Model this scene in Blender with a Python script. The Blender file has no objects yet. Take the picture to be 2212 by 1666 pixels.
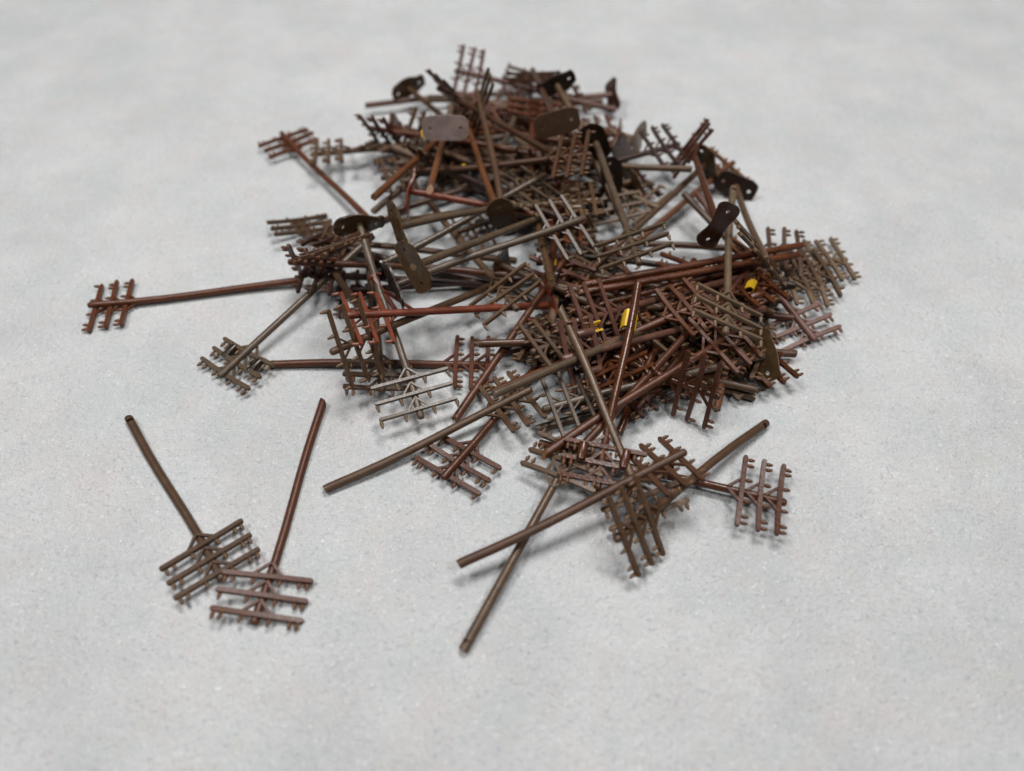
import bpy, bmesh, math, random
import numpy as np
from mathutils import Vector, Matrix, noise

# ------------------------------------------------------------------ camera (1 unit = 1 cm)
S = bpy.context.scene
C = S.collection
PITCH = math.radians(50.0)
CAMH = 21.2
FPX = 1600.0                       # focal length in pixels of a 2212 px wide picture
cam_d = bpy.data.cameras.new("camera")
cam = bpy.data.objects.new("camera", cam_d); C.objects.link(cam)
cam_d.sensor_width = 36.0
cam_d.lens = FPX / 2212.0 * 36.0
cam.location = (0, 0, CAMH)
cam.rotation_euler = (math.pi / 2 - PITCH, 0, 0)
cam_d.clip_start = 0.5; cam_d.clip_end = 2000
cam_d.dof.use_dof = True
cam_d.dof.focus_distance = 26.2
cam_d.dof.aperture_fstop = cam_d.lens / 1000.0 / 0.50
S.camera = cam

# ------------------------------------------------------------------ light
w = bpy.data.worlds.new("World"); S.world = w; w.use_nodes = True
bg = w.node_tree.nodes["Background"]
bg.inputs[0].default_value = (0.92, 0.96, 1.0, 1); bg.inputs[1].default_value = 0.05
def area(name, loc, target, sx, sy, power, col):
    l = bpy.data.lights.new(name, 'AREA'); l.shape = 'RECTANGLE'; l.size = sx; l.size_y = sy
    l.energy = power; l.color = col
    o = bpy.data.objects.new(name, l); C.objects.link(o); o.location = loc
    d = Vector(target) - Vector(loc)
    o.rotation_euler = d.to_track_quat('-Z', 'Y').to_euler()
    return o
area("window_light", (18, 58, 136), (0, 16, 0), 54, 30, 162000, (1.0, 0.995, 0.985))
area("ceiling_and_fill_light", (-55, 15, 110), (0, 20, 0), 40, 18, 78000, (1.0, 0.99, 0.985))
area("ceiling_and_fill_light", (50, -30, 120), (0, 20, 0), 40, 18, 66000, (1.0, 0.98, 0.97))  # unseen fill from the front, added to brighten the foreground
S.view_settings.view_transform = 'Standard'; S.view_settings.look = 'None'
S.view_settings.exposure = 0.0; S.view_settings.gamma = 1.0
S.cycles.use_denoising = True
S.cycles.max_bounces = 6

# ------------------------------------------------------------------ pixel <-> place
ca, sa = math.cos(PITCH), math.sin(PITCH)
FWD = np.array([0, ca, -sa]); UP = np.array([0, sa, ca]); RT = np.array([1.0, 0, 0]); O = np.array([0, 0, CAMH])
def ray(x, y):
    d = FWD * FPX + RT * (x - 1106) + UP * (833 - y)
    return d / np.linalg.norm(d)
def at(x, y, z):
    d = ray(x, y); t = (z - CAMH) / d[2]
    return O + d * t
def proj(p):
    q = np.array(p) - O; k = q @ FWD
    return np.array([1106 + FPX * (q @ RT) / k, 833 - FPX * (q @ UP) / k])

LEN = 8.8
PHI = np.radians(np.arange(0, 360, 6.0))
def frame(p1, p2):
    Z = p2 - p1; Z = Z / np.linalg.norm(Z)
    X = np.cross(Z, (0, 0, 1.0)); n = np.linalg.norm(X)
    X = np.array([1.0, 0, 0]) if n < 1e-4 else X / n
    Y = np.cross(Z, X)
    if Y[2] < 0: X, Y = -X, -Y
    return X, Y, Z
def arm_fit(p1, p2, av, phi0, half=1.36, back=.9):
    """roll of the crossarms about the pole that best repeats their direction in the picture"""
    X, Y, Z = frame(p1, p2); c = p2 - Z * back
    A = proj(c + X * half) - proj(c - X * half); B = proj(c + Y * half) - proj(c - Y * half)
    a = np.outer(np.cos(PHI), A) + np.outer(np.sin(PHI), B)
    d = np.abs((PHI - phi0 + math.pi) % (2 * math.pi) - math.pi)
    if av is None: e = np.zeros(len(PHI)); e0 = 2.0
    else:
        v = np.array(av, float); e = np.minimum(np.linalg.norm(a - v, axis=1), np.linalg.norm(a + v, axis=1)) / np.linalg.norm(v); e0 = .12
    tilt = np.abs(np.cos(PHI) * X[2] + np.sin(PHI) * Y[2]) * half
    low = c[2] - tilt + np.minimum(0, -np.sin(PHI) * X[2] + np.cos(PHI) * Y[2]) * .22
    cost = e + e0 * d + 3.0 * np.maximum(0, .04 - low)
    i = int(np.argmin(cost)); return cost[i], PHI[i], e[i]
def plate_fit(p1, p2, pv):
    X, Y, Z = frame(p1, p2)
    A = proj(p1 + X) - proj(p1 - X); B = proj(p1 + Y) - proj(p1 - Y)
    a = np.outer(np.cos(PHI), A) + np.outer(np.sin(PHI), B); v = np.array(pv, float)
    e = np.minimum(np.linalg.norm(a - v, axis=1), np.linalg.norm(a + v, axis=1)) / np.linalg.norm(v)
    D = np.outer(np.cos(PHI), X) + np.outer(np.sin(PHI), Y)
    i = int(np.argmin(e)); low = p1[2] - abs(D[i][2]) - .5 * math.sqrt(max(0, 1 - D[i][2] ** 2 - Z[2] ** 2))
    return e[i] + 2.0 * max(0, -low), PHI[i]
LEN = 8.8
def solve(bx, by, tx, ty, hb, ht, av, pv, phi0, arms, free=None, zmin=0.18):
    """pose of a pole of real length from its two ends in the picture and rough heights"""
    best = None
    if free in ('t', 'b', 'c', 'both'):
        # one end is buried in the heap: keep its direction and height, slide it to the real length
        B0, T0 = np.array([bx, by], float), np.array([tx, ty], float)
        if free == 'both':
            p1 = at(bx, by, hb); p2 = at(tx, ty, ht)
        else:
            lo, hi = .2, 6.0
            for _ in range(50):
                u = (lo + hi) / 2
                if free == 'c':
                    m_ = (B0 + T0) / 2; p1 = at(*(m_ + (B0 - m_) * u), hb); p2 = at(*(m_ + (T0 - m_) * u), ht)
                elif free == 't': p1 = at(*B0, hb); p2 = at(*(B0 + (T0 - B0) * u), ht)
                else: p2 = at(*T0, ht); p1 = at(*(T0 + (B0 - T0) * u), hb)
                if np.linalg.norm(p2 - p1) > LEN: hi = u
                else: lo = u
        f, ph, e = arm_fit(p1, p2, av if arms else None, phi0)
        return (f, p1, p2, float(np.linalg.norm(p2 - p1)), ph, e)
    dt = ray(tx, ty)
    for k in (.94, .97, 1.0, 1.03):
        L = LEN * k
        for z1 in np.arange(zmin, 5.5, 0.07):
            p1 = at(bx, by, z1); v = O - p1
            b = v @ dt; c = v @ v - L * L; D = b * b - c
            if D < 0: continue
            for s in (-1, 1):
                t = -b + s * math.sqrt(D)
                p2 = O + dt * t
                if p2[2] < zmin: continue
                cost = (z1 - hb) ** 2 + (p2[2] - ht) ** 2 + (k - 1) ** 2 * 20
                if best is not None and cost > best[0]: continue
                f, ph, e = arm_fit(p1, p2, av if arms else None, phi0)
                cost += 1.6 * f
                if pv is not None: cost += .8 * plate_fit(p1, p2, pv)[0]
                if best is None or cost < best[0]: best = (cost, p1, p2, L, ph, e)
    if best is None:
        p1 = at(bx, by, hb); p2 = at(tx, ty, ht); L = float(np.linalg.norm(p2 - p1))
        print("NOFIT", bx, by, tx, ty, "L=%.2f" % L)
        f, ph, e = arm_fit(p1, p2, av, phi0); best = (99, p1, p2, L, ph, e)
    return best

# ------------------------------------------------------------------ materials
def nodes(name):
    m = bpy.data.materials.new(name); m.use_nodes = True
    nt = m.node_tree; return m, nt, nt.nodes["Principled BSDF"]
def N(nt, t, **kw):
    n = nt.nodes.new(t)
    for k, v in kw.items(): setattr(n, k, v)
    return n
def plastic(name, cut=0.0, sss=0.0, wear=0.0):
    m, nt, p = nodes(name); L = nt.links.new
    oi = N(nt, 'ShaderNodeObjectInfo'); tc = N(nt, 'ShaderNodeTexCoord')
    n1 = N(nt, 'ShaderNodeTexNoise'); n1.inputs['Scale'].default_value = 2.3; n1.inputs['Detail'].default_value = 5
    L(tc.outputs['Object'], n1.inputs['Vector'])
    mr = N(nt, 'ShaderNodeMapRange'); mr.inputs['From Min'].default_value = .3; mr.inputs['From Max'].default_value = .7
    mr.inputs['To Min'].default_value = 0.78; mr.inputs['To Max'].default_value = 1.2
    L(n1.outputs['Fac'], mr.inputs['Value'])
    sc = N(nt, 'ShaderNodeVectorMath', operation='SCALE')
    L(oi.outputs['Color'], sc.inputs[0]); L(mr.outputs[0], sc.inputs['Scale'])
    mix = N(nt, 'ShaderNodeMix', data_type='RGBA'); mix.inputs[0].default_value = cut
    L(sc.outputs[0], mix.inputs[6]); mix.inputs[7].default_value = (0.42, 0.24, 0.11, 1)
    # scuffs: fine pale scratches and rubbed patches
    n2 = N(nt, 'ShaderNodeTexNoise'); n2.inputs['Scale'].default_value = 11; n2.inputs['Detail'].default_value = 6; n2.inputs['Roughness'].default_value = .7
    mp = N(nt, 'ShaderNodeMapping'); mp.inputs['Scale'].default_value = (1, 1, .35)
    L(tc.outputs['Object'], mp.inputs[0]); L(mp.outputs[0], n2.inputs['Vector'])
    r2 = N(nt, 'ShaderNodeMapRange'); r2.inputs['From Min'].default_value = .60; r2.inputs['From Max'].default_value = .74
    r2.inputs['To Max'].default_value = 0.35 + wear
    L(n2.outputs['Fac'], r2.inputs['Value'])
    mix2 = N(nt, 'ShaderNodeMix', data_type='RGBA'); L(r2.outputs[0], mix2.inputs[0])
    L(mix.outputs[2], mix2.inputs[6]); mix2.inputs[7].default_value = (0.20, 0.13, 0.09, 1)
    L(mix2.outputs[2], p.inputs['Base Color'])
    ra = N(nt, 'ShaderNodeMath', operation='MULTIPLY_ADD'); ra.inputs[1].default_value = 0.35
    L(n2.outputs['Fac'], ra.inputs[0]); L(oi.outputs['Alpha'], ra.inputs[2])
    sub = N(nt, 'ShaderNodeMath', operation='SUBTRACT'); sub.inputs[1].default_value = 0.23
    L(ra.outputs[0], sub.inputs[0]); L(sub.outputs[0], p.inputs['Roughness'])
    n3 = N(nt, 'ShaderNodeTexNoise'); n3.inputs['Scale'].default_value = 16; n3.inputs['Detail'].default_value = 4
    L(tc.outputs['Object'], n3.inputs['Vector'])
    bp = N(nt, 'ShaderNodeBump'); bp.inputs['Strength'].default_value = 0.35; bp.inputs['Distance'].default_value = 0.02
    L(n3.outputs['Fac'], bp.inputs['Height']); L(bp.outputs[0], p.inputs['Normal'])
    p.inputs['Specular IOR Level'].default_value = 0.34
    if sss:
        p.inputs['Subsurface Weight'].default_value = sss
        p.inputs['Subsurface Radius'].default_value = (0.30, 0.12, 0.05)
        p.inputs['Subsurface Scale'].default_value = 0.5
    return m
M_PL = plastic('brown_plastic')
M_CUT = plastic('broken_plastic_end', cut=0.22, wear=.5)
M_PLATE = plastic('thin_plastic_plate', sss=0.35)
M_PEG = plastic('thin_plastic_peg', cut=0.10, sss=0.15)

m, nt, p = nodes('yellow_plastic'); M_YEL = m
p.inputs['Base Color'].default_value = (0.80, 0.50, 0.015, 1); p.inputs['Roughness'].default_value = .42
p.inputs['Subsurface Weight'].default_value = .2; p.inputs['Subsurface Radius'].default_value = (.2, .12, .02)
n1 = N(nt, 'ShaderNodeTexNoise'); n1.inputs['Scale'].default_value = 9
tc = N(nt, 'ShaderNodeTexCoord'); nt.links.new(tc.outputs['Object'], n1.inputs['Vector'])
cr = N(nt, 'ShaderNodeValToRGB'); cr.color_ramp.elements[0].color = (.52, .30, .008, 1); cr.color_ramp.elements[1].color = (.70, .44, .02, 1)
nt.links.new(n1.outputs['Fac'], cr.inputs[0]); nt.links.new(cr.outputs[0], p.inputs['Base Color'])
m, nt, p = nodes('white_lint'); M_LINT = m
n1 = N(nt, 'ShaderNodeTexNoise'); cr = N(nt, 'ShaderNodeValToRGB')
cr.color_ramp.elements[0].color = (.75, .75, .73, 1); cr.color_ramp.elements[1].color = (.9, .9, .88, 1)
nt.links.new(n1.outputs['Fac'], cr.inputs[0]); nt.links.new(cr.outputs[0], p.inputs['Base Color'])

# surface: pale grey printed stucco sheet
m, nt, p = nodes('pale_stucco_sheet'); M_G = m; L = nt.links.new
geo = N(nt, 'ShaderNodeNewGeometry')
def nz(scale, det=4, rough=.55, off=0.0, st=None):
    n = N(nt, 'ShaderNodeTexNoise'); n.inputs['Scale'].default_value = scale
    n.inputs['Detail'].default_value = det; n.inputs['Roughness'].default_value = rough
    mp = N(nt, 'ShaderNodeMapping'); mp.inputs['Location'].default_value = (off, off * 1.7, off * .3)
    if st: mp.inputs['Scale'].default_value = st
    L(geo.outputs['Position'], mp.inputs[0]); L(mp.outputs[0], n.inputs['Vector']); return n
def mr(src, a, b, c, d):
    r = N(nt, 'ShaderNodeMapRange'); r.inputs['From Min'].default_value = a; r.inputs['From Max'].default_value = b
    r.inputs['To Min'].default_value = c; r.inputs['To Max'].default_value = d; L(src, r.inputs['Value']); return r.outputs[0]
def mixc(f, a, b):
    x = N(nt, 'ShaderNodeMix', data_type='RGBA'); L(f, x.inputs[0])
    if isinstance(a, tuple): x.inputs[6].default_value = a
    else: L(a, x.inputs[6])
    if isinstance(b, tuple): x.inputs[7].default_value = b
    else: L(b, x.inputs[7])
    return x.outputs[2]
c = mixc(mr(nz(.22, 7, .68, 3).outputs['Fac'], .38, .62, 0, 1), (.555, .565, .565, 1), (.645, .650, .650, 1))
c = mixc(mr(nz(.5, 6, .68, 11).outputs['Fac'], .50, .68, 0, .42), c, (.64, .57, .565, 1))
c = mixc(mr(nz(.42, 6, .68, 29).outputs['Fac'], .50, .68, 0, .55), c, (.535, .585, .58, 1))
c = mixc(mr(nz(1.1, 6, .65, 47).outputs['Fac'], .56, .74, 0, .5), c, (.60, .59, .53, 1))
c = mixc(mr(nz(7, 3, .5, 5).outputs['Fac'], .60, .75, 0, .6), c, (.36, .37, .42, 1))
c = mixc(mr(nz(5.5, 3, .5, 15).outputs['Fac'], .64, .78, 0, .6), c, (.52, .36, .37, 1))
c = mixc(mr(nz(9, 3, .5, 25).outputs['Fac'], .62, .76, 0, .8), c, (.86, .86, .85, 1))
L(c, p.inputs['Base Color']); p.inputs['Roughness'].default_value = .62; p.inputs['Specular IOR Level'].default_value = .25
vo = N(nt, 'ShaderNodeTexVoronoi'); vo.inputs['Scale'].default_value = 6.5; L(geo.outputs['Position'], vo.inputs['Vector'])
h1 = mr(nz(5.5, 5, .62, 2).outputs['Fac'], .3, .8, 0, 1)
h2 = mr(nz(19, 3, .6, 8).outputs['Fac'], .3, .7, 0, .45)
h3 = mr(vo.outputs['Distance'], 0, .35, .35, 0)
a1 = N(nt, 'ShaderNodeMath', operation='ADD'); L(h1, a1.inputs[0]); L(h2, a1.inputs[1])
a2 = N(nt, 'ShaderNodeMath', operation='ADD'); L(a1.outputs[0], a2.inputs[0]); L(h3, a2.inputs[1])
bp = N(nt, 'ShaderNodeBump'); bp.inputs['Strength'].default_value = 1.0; bp.inputs['Distance'].default_value = .085
L(a2.outputs[0], bp.inputs['Height']); L(bp.outputs[0], p.inputs['Normal'])

# ------------------------------------------------------------------ mesh helpers
def mk(name, bm, mats, smooth=40):
    me = bpy.data.meshes.new(name)
    bmesh.ops.recalc_face_normals(bm, faces=bm.faces)
    for f in bm.faces: f.smooth = True
    bm.to_mesh(me); bm.free()
    for x in (mats if isinstance(mats, (list, tuple)) else [mats]): me.materials.append(x)
    if smooth: me.set_sharp_from_angle(angle=math.radians(smooth))
    return me
def link(name, me, parent=None, loc=None, rot=None, scale=None, color=None, mat=None):
    o = bpy.data.objects.new(name, me); C.objects.link(o)
    if parent is not None: o.parent = parent
    if loc is not None: o.location = loc
    if rot is not None: o.rotation_euler = rot
    if scale is not None: o.scale = scale
    if color is not None: o.color = color
    return o
def lathe(bm, prof, seg, cap0=0, cap1=0):
    rings = []
    for z, r in prof:
        rings.append([bm.verts.new((r * math.cos(2 * math.pi * i / seg), r * math.sin(2 * math.pi * i / seg), z)) for i in range(seg)])
    for a, b in zip(rings, rings[1:]):
        for i in range(seg):
            bm.faces.new((a[i], a[(i + 1) % seg], b[(i + 1) % seg], b[i]))
    f0 = bm.faces.new(rings[0]); f1 = bm.faces.new(rings[-1]); f0.material_index = cap0; f1.material_index = cap1
    return rings

RB_, RT_ = 0.150, 0.134            # radius at the base and at the top
def shaft_mesh(kind, bow, seed):
    rnd = random.Random(seed); seg = 16
    bm = bmesh.new(); zs = [0, .05, .20, .34, .48, 1.2, 2.1, 3.2, 4.3, 5.4, 6.5, 7.4, 8.1, 8.5, 8.57, 8.6]
    prof = []
    for z in zs:
        r = RB_ + (RT_ - RB_) * z / 8.6
        if z >= 8.57: r *= .86 if z < 8.6 else .55
        prof.append((z, r))
    rings = lathe(bm, prof, seg, 1, 0)
    if kind == 'hole':                                   # moulded cross hole near the foot
        bm.faces.ensure_lookup_table()
        fs = [f for f in bm.faces if abs(f.calc_center_median().z - .27) < .08 and f.calc_center_median().y > .11]
        r = bmesh.ops.inset_region(bm, faces=fs, thickness=.03)
        vs = {v for f in fs for v in f.verts}
        for v in vs: v.co.y -= .10
    ph = rnd.random() * 6
    for i, v in enumerate(rings[0]):                     # cut end
        t = 2 * math.pi * i / seg
        if kind == 'chisel': v.co.z += .17 * (1 + math.cos(t - ph)) - .05; 
        elif kind == 'jag': v.co.z += rnd.uniform(-.05, .08)
        else: v.co.z += .02 * math.cos(t - ph)
        if kind in ('flat', 'hole'): v.co.x *= .93; v.co.y *= .93
    if kind == 'chisel':
        for v in rings[1] + rings[2]:
            lo = min(a.co.z for a in rings[0] if (a.co.xy - v.co.xy).length < .08) if any((a.co.xy - v.co.xy).length < .08 for a in rings[0]) else 0
            v.co.z = max(v.co.z, lo + .02 + (.1 if v in rings[2] else 0))
    for v in bm.verts:
        z = v.co.z
        if .3 < z < 8.3: 
            q = (z - .3) / 8.0; v.co.y += bow * math.sin(math.pi * q)
            v.co.x += bow * .4 * math.sin(2 * math.pi * q)
    # flattened mould seam: a faint pair of ridges
    return mk('shaft_' + kind, bm, [M_PL, M_CUT], 50)
SH = {}
for k in ('flat', 'chisel', 'jag', 'hole'):
    SH[k] = [shaft_mesh(k, b, i) for i, b in enumerate((0.0, .09, -.10))]

def bar(bm, L_, w_, h_, round_=True):
    """crossarm along X, width w (Z, along the pole) and thickness h (Y), rounded ends"""
    pts = []
    r = w_ / 2; n = 3
    for s in (1, -1):
        for i in range(n + 1):
            a = -math.pi / 2 + math.pi * i / n
            pts.append((s * (L_ / 2 - r + r * math.cos(a)), s * r * math.sin(a)))
    lo = [bm.verts.new((x, 0, z)) for x, z in pts]
    hi = [bm.verts.new((x, h_ * .86, z)) for x, z in pts]
    tp = [bm.verts.new((x * .995, h_, z * .84)) for x, z in pts]
    k = len(pts)
    for a, b in ((lo, hi), (hi, tp)):
        for i in range(k): bm.faces.new((a[i], a[(i + 1) % k], b[(i + 1) % k], b[i]))
    bm.faces.new(lo); bm.faces.new(tp)
ARM_W, ARM_H = .16, .14
def arm_mesh(L_, wz, bend, name):
    bm = bmesh.new(); bar(bm, L_, wz, ARM_H)
    bmesh.ops.subdivide_edges(bm, edges=[e for e in bm.edges if abs(e.verts[0].co.x - e.verts[1].co.x) > 1], cuts=4)
    for v in bm.verts:
        q = v.co.x / (L_ / 2); v.co.y += bend * q * q; v.co.z += bend * .5 * (q * q) 
    return mk(name, bm, M_PL, 30)
ARM6 = [arm_mesh(2.76, .165, b, 'crossarm') for b in (0, .05, -.05)]
ARM4 = [arm_mesh(2.86, .13, b, 'crossarm_slim') for b in (0, .04, -.03)]
def peg_mesh(kind):
    bm = bmesh.new()
    if kind == 6: prof = [(0, .050), (.07, .047), (.085, .068), (.185, .066), (.21, .046), (.265, .043)]
    else: prof = [(0, .042), (.05, .042), (.07, .078), (.15, .066), (.27, .042), (.30, .034)]
    lathe(bm, prof, 7)
    return mk('insulator_peg', bm, M_PEG, 60)
PEG = {6: peg_mesh(6), 4: peg_mesh(4)}
def brace_mesh(r, run, rise, th):
    """strut from the pole surface (x~r) up to the arm, drawn in the local X-Z plane"""
    bm = bmesh.new()
    a = Vector((.03, 0, -rise)); b = Vector((run, 0, 0)); d = (b - a).normalized(); n = Vector((-d.z, 0, d.x)) * th / 2
    for y in (0, th):
        pass
    v = [bm.verts.new(q + Vector((0, y, 0))) for y in (0, th * 1.1) for q in (a - n, b - n, b + n, a + n)]
    for f in ((0, 1, 2, 3), (7, 6, 5, 4), (0, 4, 5, 1), (1, 5, 6, 2), (2, 6, 7, 3), (3, 7, 4, 0)):
        bm.faces.new([v[i] for i in f])
    return mk('brace', bm, M_PL, 30)
BR6 = brace_mesh(.12, .46, .42, .085)
BR4 = brace_mesh(.12, .40, .42, .062)
bm = bmesh.new(); lathe(bm, [(0, .10), (.015, .155), (.05, .165), (.60, .165), (.635, .155), (.65, .10)], 14)
BARREL = mk('transformer_barrel', bm, M_PL, 40)

def plate_mesh(variant, seed):
    """foot plate in the local XY plane, two screw holes, wavy moulded edge"""
    rnd = random.Random(seed); bm = bmesh.new()
    A, B = 1.0, .53
    n = 56; out = []
    for i in range(n):
        t = 2 * math.pi * i / n
        ct, st = math.cos(t), math.sin(t); e = 2 / 4.2 if variant == 'neat' else 2 / 3.0
        x = A * math.copysign(abs(ct) ** e, ct); y = B * math.copysign(abs(st) ** e, st)
        if variant == 'waist': y *= .62 + .42 * min(1, abs(x / A) ** 1.6 * 1.5)
        if variant == 'wavy':
            k = 1 + .10 * math.sin(3 * t + seed) + .06 * math.sin(7 * t + seed * 2) + rnd.uniform(-.02, .02)
            y *= k; x *= 1 + .04 * math.sin(2 * t + seed)
        if variant == 'neat': y *= 1 + .015 * math.sin(9 * t); x *= 1 + rnd.uniform(-.005, .005)
        out.append((x, y))
    loops = [out]
    for s in (-1, 1):
        loops.append([(s * .66 + .085 * math.cos(2 * math.pi * i / 10), .085 * math.sin(2 * math.pi * i / 10)) for i in range(10)])
    edges = []
    for lp in loops:
        vs = [bm.verts.new((x, y, 0)) for x, y in lp]
        edges += [bm.edges.new((vs[i], vs[(i + 1) % len(vs)])) for i in range(len(vs))]
    bmesh.ops.triangle_fill(bm, use_beauty=True, edges=edges)
    bmesh.ops.subdivide_edges(bm, edges=[e for e in bm.edges if not e.is_boundary and e.calc_length() > .3], cuts=1, use_grid_fill=False)
    bmesh.ops.triangulate(bm, faces=bm.faces)
    r = bmesh.ops.extrude_face_region(bm, geom=list(bm.faces))
    for v in [g for g in r['geom'] if isinstance(g, bmesh.types.BMVert)]: v.co.z += .085
    amp = .02 if variant == 'neat' else .075
    for v in bm.verts:
        q = noise.noise(Vector((v.co.x * 1.3 + seed, v.co.y * 1.6, 3.1 * seed)))
        v.co.z += amp * q * 1.6 + (0.0 if variant == 'neat' else .06 * (v.co.x ** 2) * math.sin(seed))
        if v.co.z > .05 and variant != 'neat': v.co.z += .03 * noise.noise(Vector((v.co.x * 4, v.co.y * 4, seed)))
    for v in bm.verts: v.co.z -= .085
    return mk('base_plate', bm, M_PLATE, 35)
PLATE = {'neat': [plate_mesh('neat', 1.3), plate_mesh('neat', 2.2)],
         'waist': [plate_mesh('waist', s) for s in (1.1, 2.7, 4.4)],
         'wavy': [plate_mesh('wavy', s) for s in (.6, 1.9, 3.3, 5.2)]}

# ------------------------------------------------------------------ one pole
COL = dict(
    rb=(.062, .0190, .0075), rb2=(.080, .0245, .0095), db=(.028, .0098, .0052), br=(.054, .0235, .0112),
    ol=(.064, .0335, .0168), ol2=(.080, .0450, .0240), tp=(.112, .0715, .0430), gr=(.074, .0500, .0320),
    red=(.135, .0310, .0140), mv=(.092, .0410, .0290), tan=(.108, .0400, .0150), dk=(.017, .0092, .0050), pk=(.23, .172, .155), do=(.052, .0290, .0120))
rng = random.Random(7)
labels = set()
def root(name, M, label, cat, group):
    o = bpy.data.objects.new(name, None); C.objects.link(o); o.matrix_world = M
    o.empty_display_size = .3
    o['label'] = label; o['category'] = cat
    if group: o['group'] = group
    if label in labels: print("DUPLICATE LABEL", label)
    labels.add(label)
    return o
npole = 0
DEBUG = False
def pole(arms, col, bx, by, tx, ty, hb, ht, side, label, av=None, plate=None, pv=None, pcol=None, cut='flat',
         rough=.42, barrels=0, bcol=None, free=None, pn=1.0, pt=0.0):
    """arms: 6 or 4 pegs per arm, 0 = arms broken off; side u/d = arms on the upper / under side of the pole"""
    global npole; npole += 1
    phi0 = 0.0 if side == 'u' else math.pi
    cost, p1, p2, Ln, phi, err = solve(bx, by, tx, ty, hb, ht, av, pv if plate else None, phi0, arms, free)
    if DEBUG: print("%3d %5.2f>%5.2f %5.2f>%5.2f  err %.2f cost %.2f  %s" % (npole, hb, p1[2], ht, p2[2], err, cost, label[:50]))
    X0, Y0, Z = [Vector(q) for q in frame(p1, p2)]
    phi += rng.uniform(-.03, .03)
    X = X0 * math.cos(phi) + Y0 * math.sin(phi); Y = Z.cross(X)
    M = Matrix.Translation(Vector(p1)) @ Matrix(((X.x, Y.x, Z.x), (X.y, Y.y, Z.y), (X.z, Y.z, Z.z))).to_4x4()
    r = root('telegraph_pole', M, label, 'model pole', 'model telegraph poles heaped on the pale surface')
    j = rng.uniform(.88, 1.13); c3 = [x * j for x in COL[col]]; color = (*c3, rough)
    o = link('shaft', SH[cut][rng.randrange(3) if arms != 0 else 0], r, color=color, scale=(1, 1, Ln / 8.6))
    if plate:
        kind = plate if isinstance(plate, str) else 'wavy'
        pc = COL[pcol] if pcol else [x * .55 for x in c3]
        ang = rng.uniform(-.3, .3)
        if pv is not None:
            ang = plate_fit(p1, p2, pv)[1] - phi
        if pt:                                           # warped plate: leans about its long side, toward the viewer
            vd = Vector(O - p1).normalized()
            def face(t): return abs((M.to_3x3() @ Matrix.Rotation(ang, 3, 'Z') @ Matrix.Rotation(t, 3, 'X') @ Vector((0, 0, 1))).dot(vd))
            if face(-pt) > face(pt): pt = -pt
        link('base_plate', rng.choice(PLATE[kind]), r, loc=(0, 0, .05), rot=(pt, 0, ang), scale=(1, pn, 1), color=(*pc, rough - .06))
    if not arms: return r
    am, sp, pegs, br, first = ((ARM6, .60, (-.90, -.73, -.30, .30, .73, .90), BR6, .26) if arms == 6 else
                               (ARM4, .62, (-.96, -.36, .36, .96), BR4, .34))
    half = 1.36 if arms == 6 else 1.43
    for i in range(3):
        zz = Ln - first - i * sp
        y = .055
        a = link('crossarm', rng.choice(am), r, loc=(rng.uniform(-.02, .02), y, zz), rot=(rng.uniform(-.02, .02), rng.uniform(-.03, .03), rng.uniform(-.02, .02)), color=color)
        for k in pegs:
            if rng.random() < .03: continue
            link('insulator_peg', PEG[arms], a, loc=(k * half, ARM_H / 2, .045), rot=(rng.uniform(-.1, .1), rng.uniform(-.1, .1), 0), color=color)
        for s in (1, -1):
            link('brace', br, r, loc=(0, y + .015, zz - .02), scale=(s, 1, 1), color=color)
    if barrels:
        bc = (*COL[bcol], .3) if bcol else color
        for s in ((1, -1) if barrels == 2 else (1,)):
            link('transformer_barrel', BARREL, r, loc=(s * .70, RT_ + .02, Ln - first - 2 * sp - .01), color=bc)
    return r

# ------------------------------------------------------------------ the setting
bm = bmesh.new()
bmesh.ops.create_grid(bm, x_segments=8, y_segments=8, size=300)
ground = link('table_surface', mk('table_surface', bm, M_G, 0), loc=(0, 60, 0)); ground['kind'] = 'structure'

# ------------------------------------------------------------------ the poles
P = pole
# --- foreground, lying clear of the heap
P(6,'ol',278,903,482,1255,0.17,0.18,'u','olive brown pole lying alone at lower left, arms overlapping its red-brown neighbour',av=(174,-94),cut='hole',free='both')
P(6,'rb',699,866,548,1350,0.17,0.18,'u','red-brown pole lying at lower left, foot pointing away, arms nearest the camera',av=(195,26),cut='chisel',free='both')
P(6,'rb2',648,606,190,660,0.3,0.3,'d','red-brown pole lying farthest left, shaft resting on top of its crossarms',av=(-18,92),cut='chisel',rough=.36,free='both')
P(6,'rb',583,787,1068,788,0.17,0.18,'u','red-brown pole lying level left of centre, arms toward the right',av=(-4,122),cut='flat',free='both')
P(6,'gr',805,510,472,815,1.3,.30,'d','dull brown pole at left with two black barrels between its arms',av=(110,68),barrels=2,bcol='dk',rough=.34)
P(6,'ol',701,1058,1149,840,0.17,0.85,'d','long olive brown pole slanting up to the right below centre',av=(79,100),cut='flat',free='both')
P(6,'rb',1236,700,955,1035,.5,.32,'d','red-brown pole under the long olive one, arms flat on the surface below centre',av=(120,68),rough=.36)
P(6,'rb2',983,907,1228,548,.45,.9,'d','red-brown pole with its cut foot just below centre, leaning into the heap',av=(120,40),cut='jag')
P(6,'br',990,1220,1482,975,0.75,1.65,'d','uppermost brown pole of the front right crossing, foot toward lower left',av=(86,92),cut='flat',rough=.5,free='both')
P(6,'ol2',1000,1406,1246,958,0.17,0.8,'u','pole reaching nearest the camera, foot at bottom centre of the picture',av=(150,60),cut='hole',rough=.38,free='both')
P(6,'ol2',1207,661,1408,1125,2.5,.55,'d','taupe pole running down the middle of the heap to the front right crossing',av=(170,-66),rough=.34,cut='chisel')
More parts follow.
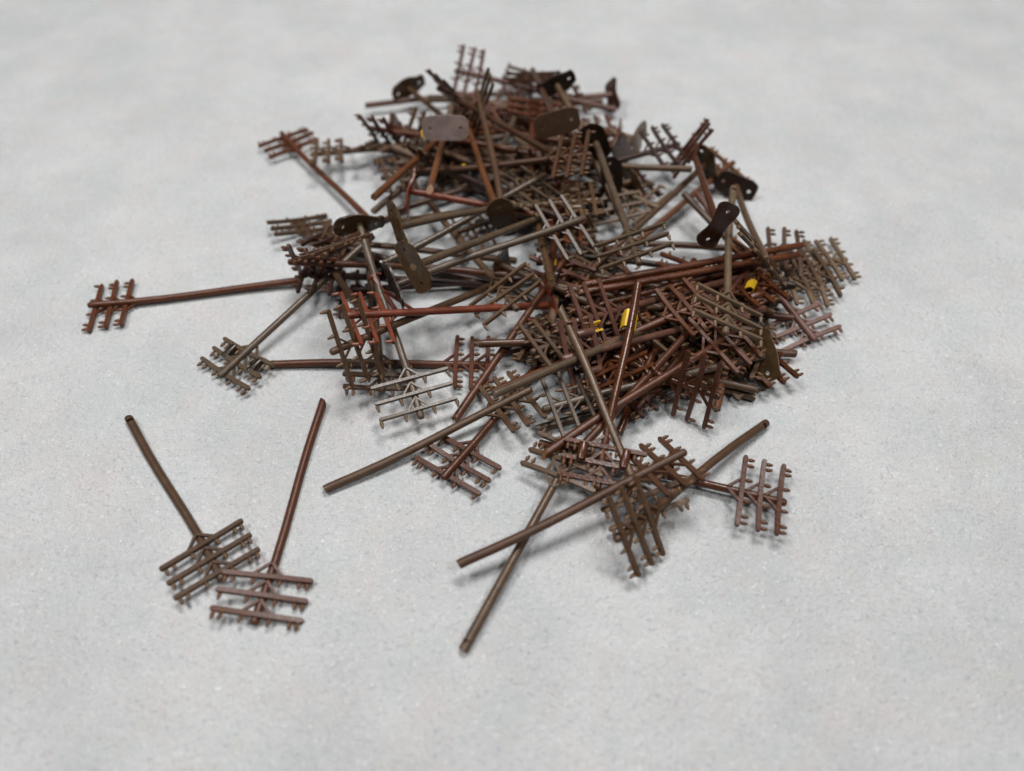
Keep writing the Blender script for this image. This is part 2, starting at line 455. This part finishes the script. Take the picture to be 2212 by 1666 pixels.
P(6,'ol',1655,914,1328,1168,0.17,1.35,'u','olive pole with a hole in its foot at right, arms over the front right crossing',av=(62,164),cut='hole',free='both')
P(6,'rb',1165,958,1699,1087,.3,.20,'u','red-brown pole at lower right with its arms lying apart from the heap',av=(-14,150),rough=.32)
P(6,'rb2',1170,985,1600,708,1.1,1.4,'u','red-brown pole crossing the front of the heap, arms at its right shoulder',av=(152,152),cut='chisel',rough=.4)
P(6,'rb',1256,967,1462,745,1.0,1.6,'d','short-looking brown pole beside the red-brown one at front right, tan broken foot',av=(100,60),cut='jag',free='t')
P(6,'rb',1380,605,1289,1058,3.0,.7,'u','glossy red-brown pole standing up through the yellow clip',av=(140,30),barrels=2,rough=.25,cut='chisel')
P(6,'br',1033,743,1500,728,1.1,1.0,'d','glossy brown pole lying level across the centre, foot to the left',av=(20,130),rough=.27,cut='flat')
# --- left middle
P(4,'red',1184,660,738,682,1.6,1.9,'d','bright red pole across the left centre with a red foot plate',av=(52,110),plate='wavy',pv=(10,110),pcol='red',rough=.4)
P(4,'ol',1130,585,714,762,0.3,2.5,'u','olive pole under the bright red one, arms standing up at its left end',av=(44,170),rough=.46,free='both')
P(6,'ol',790,470,826,848,.9,.9,'d','dull brown pole hanging straight down behind the shiny grey one at left',av=(158,14),rough=.4)
P(4,'gr',776,484,911,905,2.8,.55,'u','shiny grey-brown pole at left centre with a dark foot plate at its top',av=(170,-47),plate='wavy',pv=(112,-18),pcol='do',rough=0.36)
P(4,'gr',858,490,1206,430,3.0,1.4,'d','topmost of the three grey poles fanning right from the left foot plates',av=(70,120),plate='wavy',pv=(40,110),pcol='do',rough=.36,pn=0.6)
P(0,'gr',893,576,1171,468,3.8,1.6,'d','middle grey pole of the fan, from the large tilted foot plate',av=(60,120),pcol='do',rough=.34,plate='wavy',pn=0.85,pv=(62, 108))
P(4,'gr',852,618,1265,470,2.2,3.2,'d','lowest grey pole of the fan, dangling its arms right of centre',av=(58,112),plate='wavy',pv=(56,100),pcol='dk',rough=0.4)
P(4,'gr',816,576,1178,377,1.5,2.0,'d','dark shiny pole behind the fan of grey poles',av=(60,70),rough=.24,plate='wavy',pcol='dk')
P(4,'ol2',930,440,1118,670,1.4,.9,'u','grey-olive pole with arms spread behind the bright red shaft',av=(128,-94),rough=.5)
P(6,'rb',1097,594,622,566,.9,1.1,'u','red-brown pole with broken tan tip left of centre, behind the bright red shaft',av=(26,50),cut='jag')
P(6,'ol',777,666,640,476,1.0,.9,'u','olive pole with its hollow foot above the red arms at left',av=(125,-20),cut='hole')
P(6,'br',880,455,700,553,0.3,4.0,'u','brown pole at left whose stacked arms point toward the camera',rough=.45,av=(157, -52))
P(6,'db',1080,617,645,590,.6,.9,'u','dark red-brown pole low in the left of the heap, arms drooping over the edge',av=(30,70))
P(6,'db',1150,600,725,630,.35,.3,'d','darkest pole lying lowest at left, under the bright red arms',av=(-10,120),free='b')
# --- middle
P(4,'ol',1192,612,1150,440,2.2,1.2,'d','olive pole with pale cut foot standing over the green-yellow clip',av=(100,20),cut='jag',rough=.3)
P(6,'rb',1182,600,1225,380,1.4,1.0,'d','red-brown pole crossing behind the olive one at the green-yellow clip',av=(110,20))
P(6,'rb',1190,560,1345,835,.7,.5,'u','red-brown pole low at centre, running down behind the bright red foot plate',av=(110,-60),rough=.3)
P(4,'ol2',1200,618,1560,700,1.0,0.4,'d','dark pole with a rounded purple-brown foot plate near centre',plate='neat',pv=(70,40),pcol='dk',free='t')
P(4,'ol2',1083,574,1500,760,1.2,.5,'d','pole with a dark upright foot plate between the grey poles at centre',plate='wavy',pv=(40,100),pcol='do')
P(6,'mv',1560,690,1213,776,1.0,1.7,'d','mauve-brown pole at centre right with two barrels on its arms',av=(38,158),barrels=2,rough=.28,free='b')
P(6,'mv',1628,592,1240,696,1.5,1.5,'u','glossy pole whose white-gleaming arms lie left of the yellow clip',av=(50,150),rough=.22)
P(4,'gr',1065,853,1458,685,1.5,2.1,'d','grey pole with pale broken foot, passing under the central taupe pole',cut='jag',rough=.3,av=(125, 75))
P(6,'ol',1480,640,1146,762,0.6,1.2,'u','olive pole whose arms bunch together left of the central taupe pole',av=(30,100),rough=.5,free='b')
P(6,'tp',1171,778,1215,560,0.9,0.4,'u','taupe pole end pointing at the camera, hollow tip amid the bunched arms',av=(60,-110),cut='hole',free='t')
P(6,'rb',1128,686,1557,859,.9,1.2,'u','red-brown pole low at right, three dark arms hanging over the front edge',av=(-38,140),rough=.28)
P(6,'rb',1256,884,1690,765,.45,.5,'d','glossy red-brown pole along the front of the heap, arms under the amber foot plate',av=(60,55),rough=.2,cut='flat')
P(4,'gr',1650,768,1172,885,1.2,.9,'u','grey pole at front with an amber-edged foot plate at the right',av=(43,125),plate='wavy',pv=(34,126),pcol='do',rough=.33,pt=0.75)
P(6,'do',1157,928,1560,800,.3,0.5,'d','blackish olive pole lying low at the front of the heap',av=(40,90),rough=.45,cut='chisel',free='t')
P(6,'tan',1547,886,1602,640,0.5,0.8,'u','tan pole hanging under the red-brown arms at right',av=(90,60),rough=.45,cut='jag',free='t')
P(6,'ol2',1631,859,1210,740,0.22,0.3,'d','taupe pole with a clean hole in its foot, poking out at lower right',av=(-30,100),cut='hole',rough=.3,free='t')
P(6,'rb',1363,903,1570,640,0.4,1.2,'d','brown pole with a ragged foot at the front, below the central crossing',av=(90,60),cut='jag',free='t')
P(6,'rb',1337,936,1500,560,.4,1.2,'d','glossy brown pole with a ragged foot, nearest the front of the central crossing',av=(90,40),cut='jag',rough=.25)
# --- right middle, the bundle
P(0,'rb2',1262,615,1735,529,1.9,1.7,'d','topmost of the red-brown bundle pointing right, tan broken left tip',cut='jag',rough=.3,av=(12, 95),free='both')
P(0,'rb2',1249,633,1700,554,1.8,1.6,'d','second red-brown pole of the bundle, rounded left tip',av=(10,60),cut='flat',rough=.3,free='both')
P(6,'rb2',1728,547,1238,672,1.4,1.2,'d','red-brown pole of the bundle with a pointed right tip',av=(22,85),cut='chisel',rough=.34,free='t')
P(6,'rb',1640,588,1215,640,.7,.7,'u','red-brown pole under the bundle, arms spread left of the yellow clip',av=(28,90),rough=.34)
P(6,'rb',1713,687,1290,640,.5,0.5,'u','red-brown pole with a tan tip at the right edge, low in the heap',av=(30,90),cut='jag',free='t')
P(4,'tp',1584,406,1567,722,3.6,1.9,'u','pale taupe pole standing upright at right with a hole near its tip',av=(140,66),cut='hole',rough=.5)
P(6,'rb2',1200,790,1530,650,0.6,1.9,'u','red-brown pole whose three arms reach up left of the upright taupe pole',av=(110,112),rough=.42,free='b')
P(6,'rb',1551,488,1490,308,3.0,2.4,'u','pole at upper right with a maroon-black foot plate facing the camera',av=(-72,98),plate='waist',pv=(-62,78),pcol='db',rough=.42,)
P(0,'ol',1477,418,1650,600,1.5,0.5,'d','dark olive pole passing behind the maroon-black foot plate',av=(80,-60),cut='flat',free='both')
P(6,'tan',1340,548,1530,395,.5,0.8,'d','tan pole lying low behind the dangling grey arms at right',av=(60,70),rough=.5,free='t')
P(6,'br',1390,527,1738,552,0.5,0.6,'u','thin-looking brown pole lying level toward the far right',rough=.36,av=(12, 95),free='both')
P(6,'tp',1430,590,1830,562,.5,.3,'u','taupe pole whose arms lie farthest right',av=(46,84),rough=.5)
P(6,'tp',1400,600,1783,617,.4,.3,'u','taupe pole at the right edge, arms just below the farthest right ones',av=(20,92),rough=.5,free='b')
P(6,'mv',1555,480,1762,737,1.4,.32,'d','mauve-brown pole coming down to the lower right edge, arms beneath it',av=(97,-72),rough=.5,free='b')
P(6,'ol',1672,675,1290,600,0.9,0.6,'d','shiny taupe pole poking right from under the red-brown bundle',av=(10,80),rough=.28,free='t')
P(6,'rb',1270,740,1668,608,.5,1.2,'u','red-brown pole with a barrel beside the yellow-orange clip at right',av=(40,60),barrels=2,rough=.3,free='b')
P(6,'db',1709,645,1330,700,.5,.5,'d','dark pole with square end sticking out at right below the bundle',av=(20,80),free='t')
P(6,'dk',1717,617,1300,560,.6,.5,'d','blackish pole with blunt end just under the bundle at right',av=(10,80),free='t')
P(4,'gr',1287,308,1381,571,4.2,2.0,'u','long grey-brown pole slanting down right of centre, pronged arms at its lower end',av=(130,-50),plate='wavy',pv=(30,60),pcol='dk',rough=.36)
# --- upper right
P(4,'ol2',1590,403,1655,560,0.55,2.4,'d','pole at upper right with a dark see-through-holed foot plate',plate='neat',pv=(84,38),pcol='dk',av=(50, 50))
P(4,'ol',1524,355,1400,470,1.3,.6,'d','pole at upper right with an upright olive translucent foot plate',av=(80,60),plate='wavy',pv=(24,64),pcol='do',free='t')
P(4,'ol2',1495,366,1110,338,1.6,1.0,'d','long taupe pole lying level across the upper right',av=(30,50),rough=.45)
P(4,'tp',1110,300,1424,451,.8,1.0,'d','grey-taupe pole with slim pegged arms right of centre, cut end at lower right',av=(104,-72),rough=.5)
P(4,'br',1343,326,1120,260,1.6,.8,'d','brown pole with a rounded foot plate seen edge-on at upper right',plate='neat',pv=(60,60),pcol='br',free='t')
P(4,'ol',1320,384,1180,250,1.6,.5,'d','pole with a black upright foot plate right of centre',plate='wavy',pv=(12,90),pcol='dk')
P(4,'ol',1366,391,1130,460,1.1,.6,'d','pole with a dark curved foot plate lying behind the slanting grey-brown one',plate='wavy',pv=(70,50),pcol='do',free='t')
P(4,'tp',1378,301,1060,225,1.3,.8,'d','pole with a thin pale foot plate edge-on at upper right',plate='wavy',pv=(-20,56),pcol='tp',free='t',pt=0.2)
P(6,'br',900,370,1278,334,1.8,3.2,'u','dark brown pole holding three long arms upright above centre',av=(-52,112),rough=.42)
P(6,'ol2',940,470,1295,432,1.0,1.9,'u','taupe pole with two glossy barrels above centre right',av=(60,60),barrels=2,rough=.24,free='b')
P(4,'red',885,413,1270,484,2.2,1.0,'d','red pole behind the grey ones, foot plate at its left end',av=(20,70),plate='wavy',pv=(-14,95),pcol='red',rough=.4,free='both')
# --- upper middle
P(4,'ol',1088,472,1030,195,2.8,2.3,'d','pole with an olive-brown foot plate at centre, running up to the back',plate='wavy',pv=(36,96),pcol='do',rough=.48,av=(30, -110))
P(6,'tan',1068,438,998,250,2.7,1.4,'d','orange-brown pole ending against the central foot plate',cut='jag',free='t')
P(6,'tan',928,412,975,235,3.2,1.4,'d','orange-brown pole with a faceted tip, centre of the three at upper left',cut='chisel',rough=.36,free='t')
P(6,'tan',807,427,990,262,2.7,1.4,'d','orange-brown pole slanting down to the left at upper left',cut='jag',free='t')
P(4,'tp',962,277,985,200,3.6,1.4,'d','pole with a pinkish grey foot plate facing the camera at upper left',plate='neat',pv=(96,2),pcol='pk',rough=.45)
P(4,'br',1203,266,1150,150,3.9,2.2,'d','pole with a brown foot plate facing the camera at upper centre',plate='neat',pv=(92,-22),rough=.5,pcol='ol')
P(4,'ol2',1202,182,1275,330,3.0,0.9,'d','pole at upper centre with a ragged dark foot plate tilted over',plate='wavy',pv=(96,-36),pcol='dk',free='t')
P(6,'br',1197,334,945,190,2.6,2.6,'u','brown-olive pole slanting up to the left at the back, arms edge-on',av=(30,50),cut='hole',rough=.4)
P(6,'mv',1330,238,982,153,1.0,1.6,'u','mauve-brown pole farthest back, arms standing up at upper left',av=(28,-118),rough=.5)
P(4,'gr',1082,325,1152,158,1.2,1.4,'u','grey-olive pole at the back with slim pegged arms pointing up left',av=(96,30),rough=.45)
P(4,'mv',1322,205,1060,225,.95,.7,'d','pole at the far right of the back with its foot plate edge-on',plate='waist',pv=(16,72),pcol='db',free='t',pt=0.6)
P(6,'mv',789,228,1150,198,.5,1.0,'u','mauve pole lying level at the back left, cut end free',av=(20,50),cut='flat')
P(4,'ol',882,190,1060,340,1.1,.7,'d','pole at the back left with a blurred two-holed foot plate',plate='wavy',pcol='do',free='t',pv=(70, -45))
P(6,'rb2',838,514,607,287,0.6,0.55,'d','red-brown pole at upper left reaching out of the heap alone',av=(103,-34),rough=.5,free='b')
P(6,'ol2',1040,300,672,334,.9,.9,'u','olive pole whose arms cross the lone red-brown shaft at upper left',av=(46,-44),rough=.6,free='b')
P(6,'ol',1120,350,785,318,1.0,.9,'u','olive pole at upper left seen through its stacked arms',av=(84,-10),rough=.6,free='b')
P(4,'rb2',853,276,1150,330,1.2,.8,'d','red-brown foot plate pole at upper left, partly behind olive arms',plate='wavy',pv=(40,40),pcol='rb2',free='t')
P(6,'ol',1180,420,872,290,.9,1.6,'u','olive pole left of the pinkish plate, arms standing with barrels',av=(-40,110),barrels=2,rough=.5)
P(6,'ol',1150,340,822,385,.8,1.1,'u','olive pole at left of the orange-brown ones, arms fanned over the edge',av=(40,70),barrels=2,rough=.5,free='b')
P(6,'db',1180,455,905,335,1.7,1.5,'d','dark olive pole sloping down right under the orange-brown ones',av=(60,60),free='b')
P(6,'rb2',1158,334,880,290,1.8,1.4,'d','orange-brown pole lying flat at the top middle, cut end to the right',av=(30,60),cut='jag',free='t')
P(6,'tp',847,316,1060,420,1.5,0.9,'d','taupe pole with a pale tip left of the pinkish plate',av=(60,50),cut='flat',free='t')
P(6,'ol',806,458,1000,290,.7,1.2,'d','olive pole resting low at left under the orange-brown ones',av=(60,60),free='t')
P(6,'br',848,458,1150,360,1.0,.9,'d','brown pole low at left between the red one and the dark foot plate',av=(40,60),free='t')
P(6,'db',1096,416,1330,350,1.1,1.6,'u','dark brown pole above centre, mostly under the upright arms',av=(40,80),free='t')
P(6,'mv',1300,220,1000,240,.6,.8,'u','mauve-brown pole lying in the middle of the back row',av=(40,70),rough=.5)
P(6,'br',1000,250,1262,215,.8,1.0,'u','brown pole at the back whose arms show under the tilted dark plate',av=(60,60),rough=.5,free='b')
P(4,'rb2',1338,284,1060,250,1.0,.9,'d','red-brown pole with a rough foot plate at the back right',plate='wavy',pv=(46,20),pcol='rb2',rough=.5,free='t')
P(6,'rb2',1030,270,1330,322,.8,1.4,'u','red-brown pole with arms showing right of the upright dark arms',av=(-14,60),rough=.5,free='b')
P(6,'rb2',1140,460,1150,300,1.0,1.4,'u','rusty pole above centre, mostly hidden in the heap',av=(70,10),rough=.5,free='t')
# --- poles filled in deep inside the heap, some added to darken its gaps
inner = [
 (6,'db',1050,480,1380,400,.4,.4,'u','dark pole deep in the heap above centre, lying on the surface',(40,60)),
 (6,'ol',1300,460,960,380,.4,.4,'u','olive pole deep in the heap, left of the barrels above centre',(30,70)),
 (6,'ol',960,420,1200,330,.5,.6,'u','olive pole deep in the heap behind the central foot plate',(60,60)),
 (6,'db',1000,330,1290,440,.6,.6,'u','dark pole deep in the heap under the upright dark arms',(40,-60)),
 (4,'br',1270,360,960,330,.8,.7,'u','brown pole deep in the heap between the two facing plates',(20,60)),
 (6,'db',1440,790,1270,620,.4,.5,'u','dark pole deep in the heap behind the upright glossy one',(100,-30)),
 (6,'db',1250,860,1560,700,.4,.5,'u','dark pole deep in the heap at lower right',(60,90)),
 (6,'br',1640,760,1300,740,.35,.4,'u','brown pole deep in the heap right of the barrels',(20,110)),
 (6,'ol',1250,650,1600,760,.4,.7,'u','olive pole deep in the heap under the red-brown shoulder arms',(-50,90)),
 (6,'rb',1330,560,1530,790,.5,.5,'u','red-brown pole deep in the heap under the bundle',(110,-60)),
 (6,'ol',1080,560,720,525,.6,.5,'u','olive pole deep in the left of the heap below the dark plate',(20,70)),
 (6,'db',1020,600,740,530,.4,.7,'u','blackish pole deep in the left of the heap behind the shiny one',(80,-30)),
 (6,'mv',1200,205,1020,320,.5,.6,'u','mauve-brown pole deep in the back of the heap',(50,40)),
 (4,'ol',860,340,1120,290,.6,.7,'u','olive pole deep behind the pinkish grey plate',(40,60)),
 (6,'db',1000,400,1180,480,.3,.3,'u','dark pole on the surface beneath the red one above centre',(60,-40)),
 (6,'ol',980,300,1100,440,.5,.4,'u','olive pole buried under the three orange-brown ones',(80,-40)),
 (6,'db',1230,430,1150,300,.9,.7,'u','dark brown pole buried under the barrels above centre',(80,20)),
 (6,'rb',1050,330,1250,300,.4,.6,'u','rust-coloured pole buried near the back between facing plates',(20,70)),
 (6,'db',1180,660,1450,790,.3,.3,'u','dark pole on the surface beneath the upright glossy one',(-50,90)),
 (6,'db',1600,700,1400,820,.3,.4,'u','blackish red pole buried behind the amber foot plate',(60,80)),
 (6,'db',1380,760,1560,640,.8,.6,'u','dark pole in the gap right of the yellow clip',(80,70)),
 (6,'ol',1490,812,1270,765,.6,.5,'u','olive pole low behind the three drooping red-brown arms',(-20,100)),
 (6,'db',1200,740,1420,700,.3,.4,'u','dark pole on the surface under the mauve arms',(30,90)),
 (6,'do',1050,600,740,545,.3,.3,'u','olive-black pole buried beneath the left foot plates',(60,70)),
 (6,'ol',1440,640,1720,600,.4,.4,'u','olive pole deep under the bundle at right',(30,90)),
]
for a in inner:
    P(*a[:9], a[9], av=a[10], cut='flat', rough=.45, free='c')
print("poles:", npole)

# ------------------------------------------------------------------ loose red scrap of a crossarm with its V strut
def stick(name, a, b, wd, th, parent, color, inv):
    a, b = Vector(a), Vector(b); bm = bmesh.new(); d = (b - a); Ls = d.length
    rings = []
    for q, k in ((0, .7), (.06 / Ls, 1), (.5, 1), (1 - .06 / Ls, 1), (1, .7)):
        rings.append([bm.verts.new((x * wd * k, y * th * k, q * Ls)) for x, y in ((-.5, -.4), (-.4, -.5), (.4, -.5), (.5, -.4), (.5, .4), (.4, .5), (-.4, .5), (-.5, .4))])
    for r0, r1 in zip(rings, rings[1:]):
        for i in range(8): bm.faces.new((r0[i], r0[(i + 1) % 8], r1[(i + 1) % 8], r1[i]))
    bm.faces.new(rings[0]); bm.faces.new(rings[-1])
    o = link(name, mk(name, bm, M_PL, 30), parent, color=color)
    o.matrix_local = inv @ (Matrix.Translation(a) @ d.to_track_quat('Z', 'Y').to_matrix().to_4x4())
    return o
base = Matrix.Translation(Vector(at(828, 630, 1.9)))
sr = root('broken_crossarm', base, 'orange-red broken crossarm with a forked strut, hanging above the bright red shaft', 'model part', None)
inv = base.inverted(); rc = (.14, .026, .012, .42)
stick('crossarm', at(803, 594, 2.3), at(856, 672, 1.5), .15, .13, sr, rc, inv)
stick('brace', at(830, 628, 2.0), at(896, 672, 1.4), .11, .09, sr, rc, inv)
stick('insulator_peg', at(806, 598, 2.32), at(796, 604, 2.25), .10, .10, sr, rc, inv)
stick('insulator_peg', at(812, 592, 2.28), at(824, 592, 2.28), .09, .09, sr, rc, inv)

# ------------------------------------------------------------------ yellow clips
def clip_mesh():
    bm = bmesh.new()
    sec = [(-.30, .34), (-.22, .02), (-.12, -.10), (.12, -.10), (.22, .02), (.30, .34), (.235, .34), (.16, .05), (.09, -.03), (-.09, -.03), (-.16, .05), (-.235, .34)]
    rings = []
    for z in (-.36, -.30, .30, .36):
        k = .95 if abs(z) > .33 else 1
        rings.append([bm.verts.new((x * k, y * k, z)) for x, y in sec])
    n = len(sec)
    for a, b in zip(rings, rings[1:]):
        for i in range(n): bm.faces.new((a[i], a[(i + 1) % n], b[(i + 1) % n], b[i]))
    bm.faces.new(rings[0]); bm.faces.new(rings[-1])
    return mk('yellow_clip', bm, M_YEL, 30)
CLIP = clip_mesh()
def clip(x, y, z, x2, y2, z2, spin, label, sc=1.0):
    p = Vector(at(x, y, z)); q = Vector(at(x2, y2, z2)); Z = (q - p).normalized()
    o = link('yellow_clip', CLIP, loc=p); o.rotation_euler = (Z.to_track_quat('Z', 'Y') @ __import__('mathutils').Quaternion((0, 0, 1), spin)).to_euler()
    o.scale = (sc,) * 3
    o['label'] = label; o['category'] = 'plastic clip'; o['group'] = 'yellow plastic clips caught in the heap'
clip(1359, 688, 2.30, 1368, 641, 2.6, 3.1, 'bright yellow clip gripping the upright glossy pole', .95)
clip(1194, 572, 1.0, 1204, 532, 1.2, 3.3, 'yellow clip with greenish edge where two poles cross at centre', .85)
clip(1284, 708, 1.6, 1312, 700, 1.6, .6, 'yellow clip low behind the mauve barrel, left of the bright yellow one', .65)
clip(1627, 615, 1.5, 1643, 578, 1.6, 3.6, 'orange-yellow clip at right end of the red-brown bundle', .62)
clip(916, 291, 2.6, 925, 270, 2.6, .3, 'sliver of yellow clip at the left edge of the pinkish grey plate', .5)
clip(996, 363, 1.2, 1010, 350, 1.2, 2.2, 'dim olive-yellow clip between the orange-brown poles', .6)

# ------------------------------------------------------------------ lint on the surface
def lint(x, y, L_, ang, label):
    bm = bmesh.new(); pr = None; seg = 5; rings = []
    for i in range(8):
        t = i / 7; cx = (t - .5) * L_; cy = .05 * L_ * math.sin(t * 5 + ang); cz = .012 + .03 * math.sin(t * 3.1)
        rings.append([bm.verts.new((cx, cy + .006 * math.cos(k * 1.2566), cz + .006 * math.sin(k * 1.2566))) for k in range(seg)])
    for a, b in zip(rings, rings[1:]):
        for i in range(seg): bm.faces.new((a[i], a[(i + 1) % seg], b[(i + 1) % seg], b[i]))
    bm.faces.new(rings[0]); bm.faces.new(rings[-1])
    o = link('lint_fibre', mk('lint_fibre', bm, M_LINT), loc=Vector(at(x, y, 0)), rot=(0, 0, ang))
    o['label'] = label; o['category'] = 'lint'
lint(1800, 797, .5, -1.2, 'tiny white fibre right of the heap, past the amber foot plate')
lint(1205 , 1232, .3, .7, 'tiny white fibre on the surface in front of the heap')
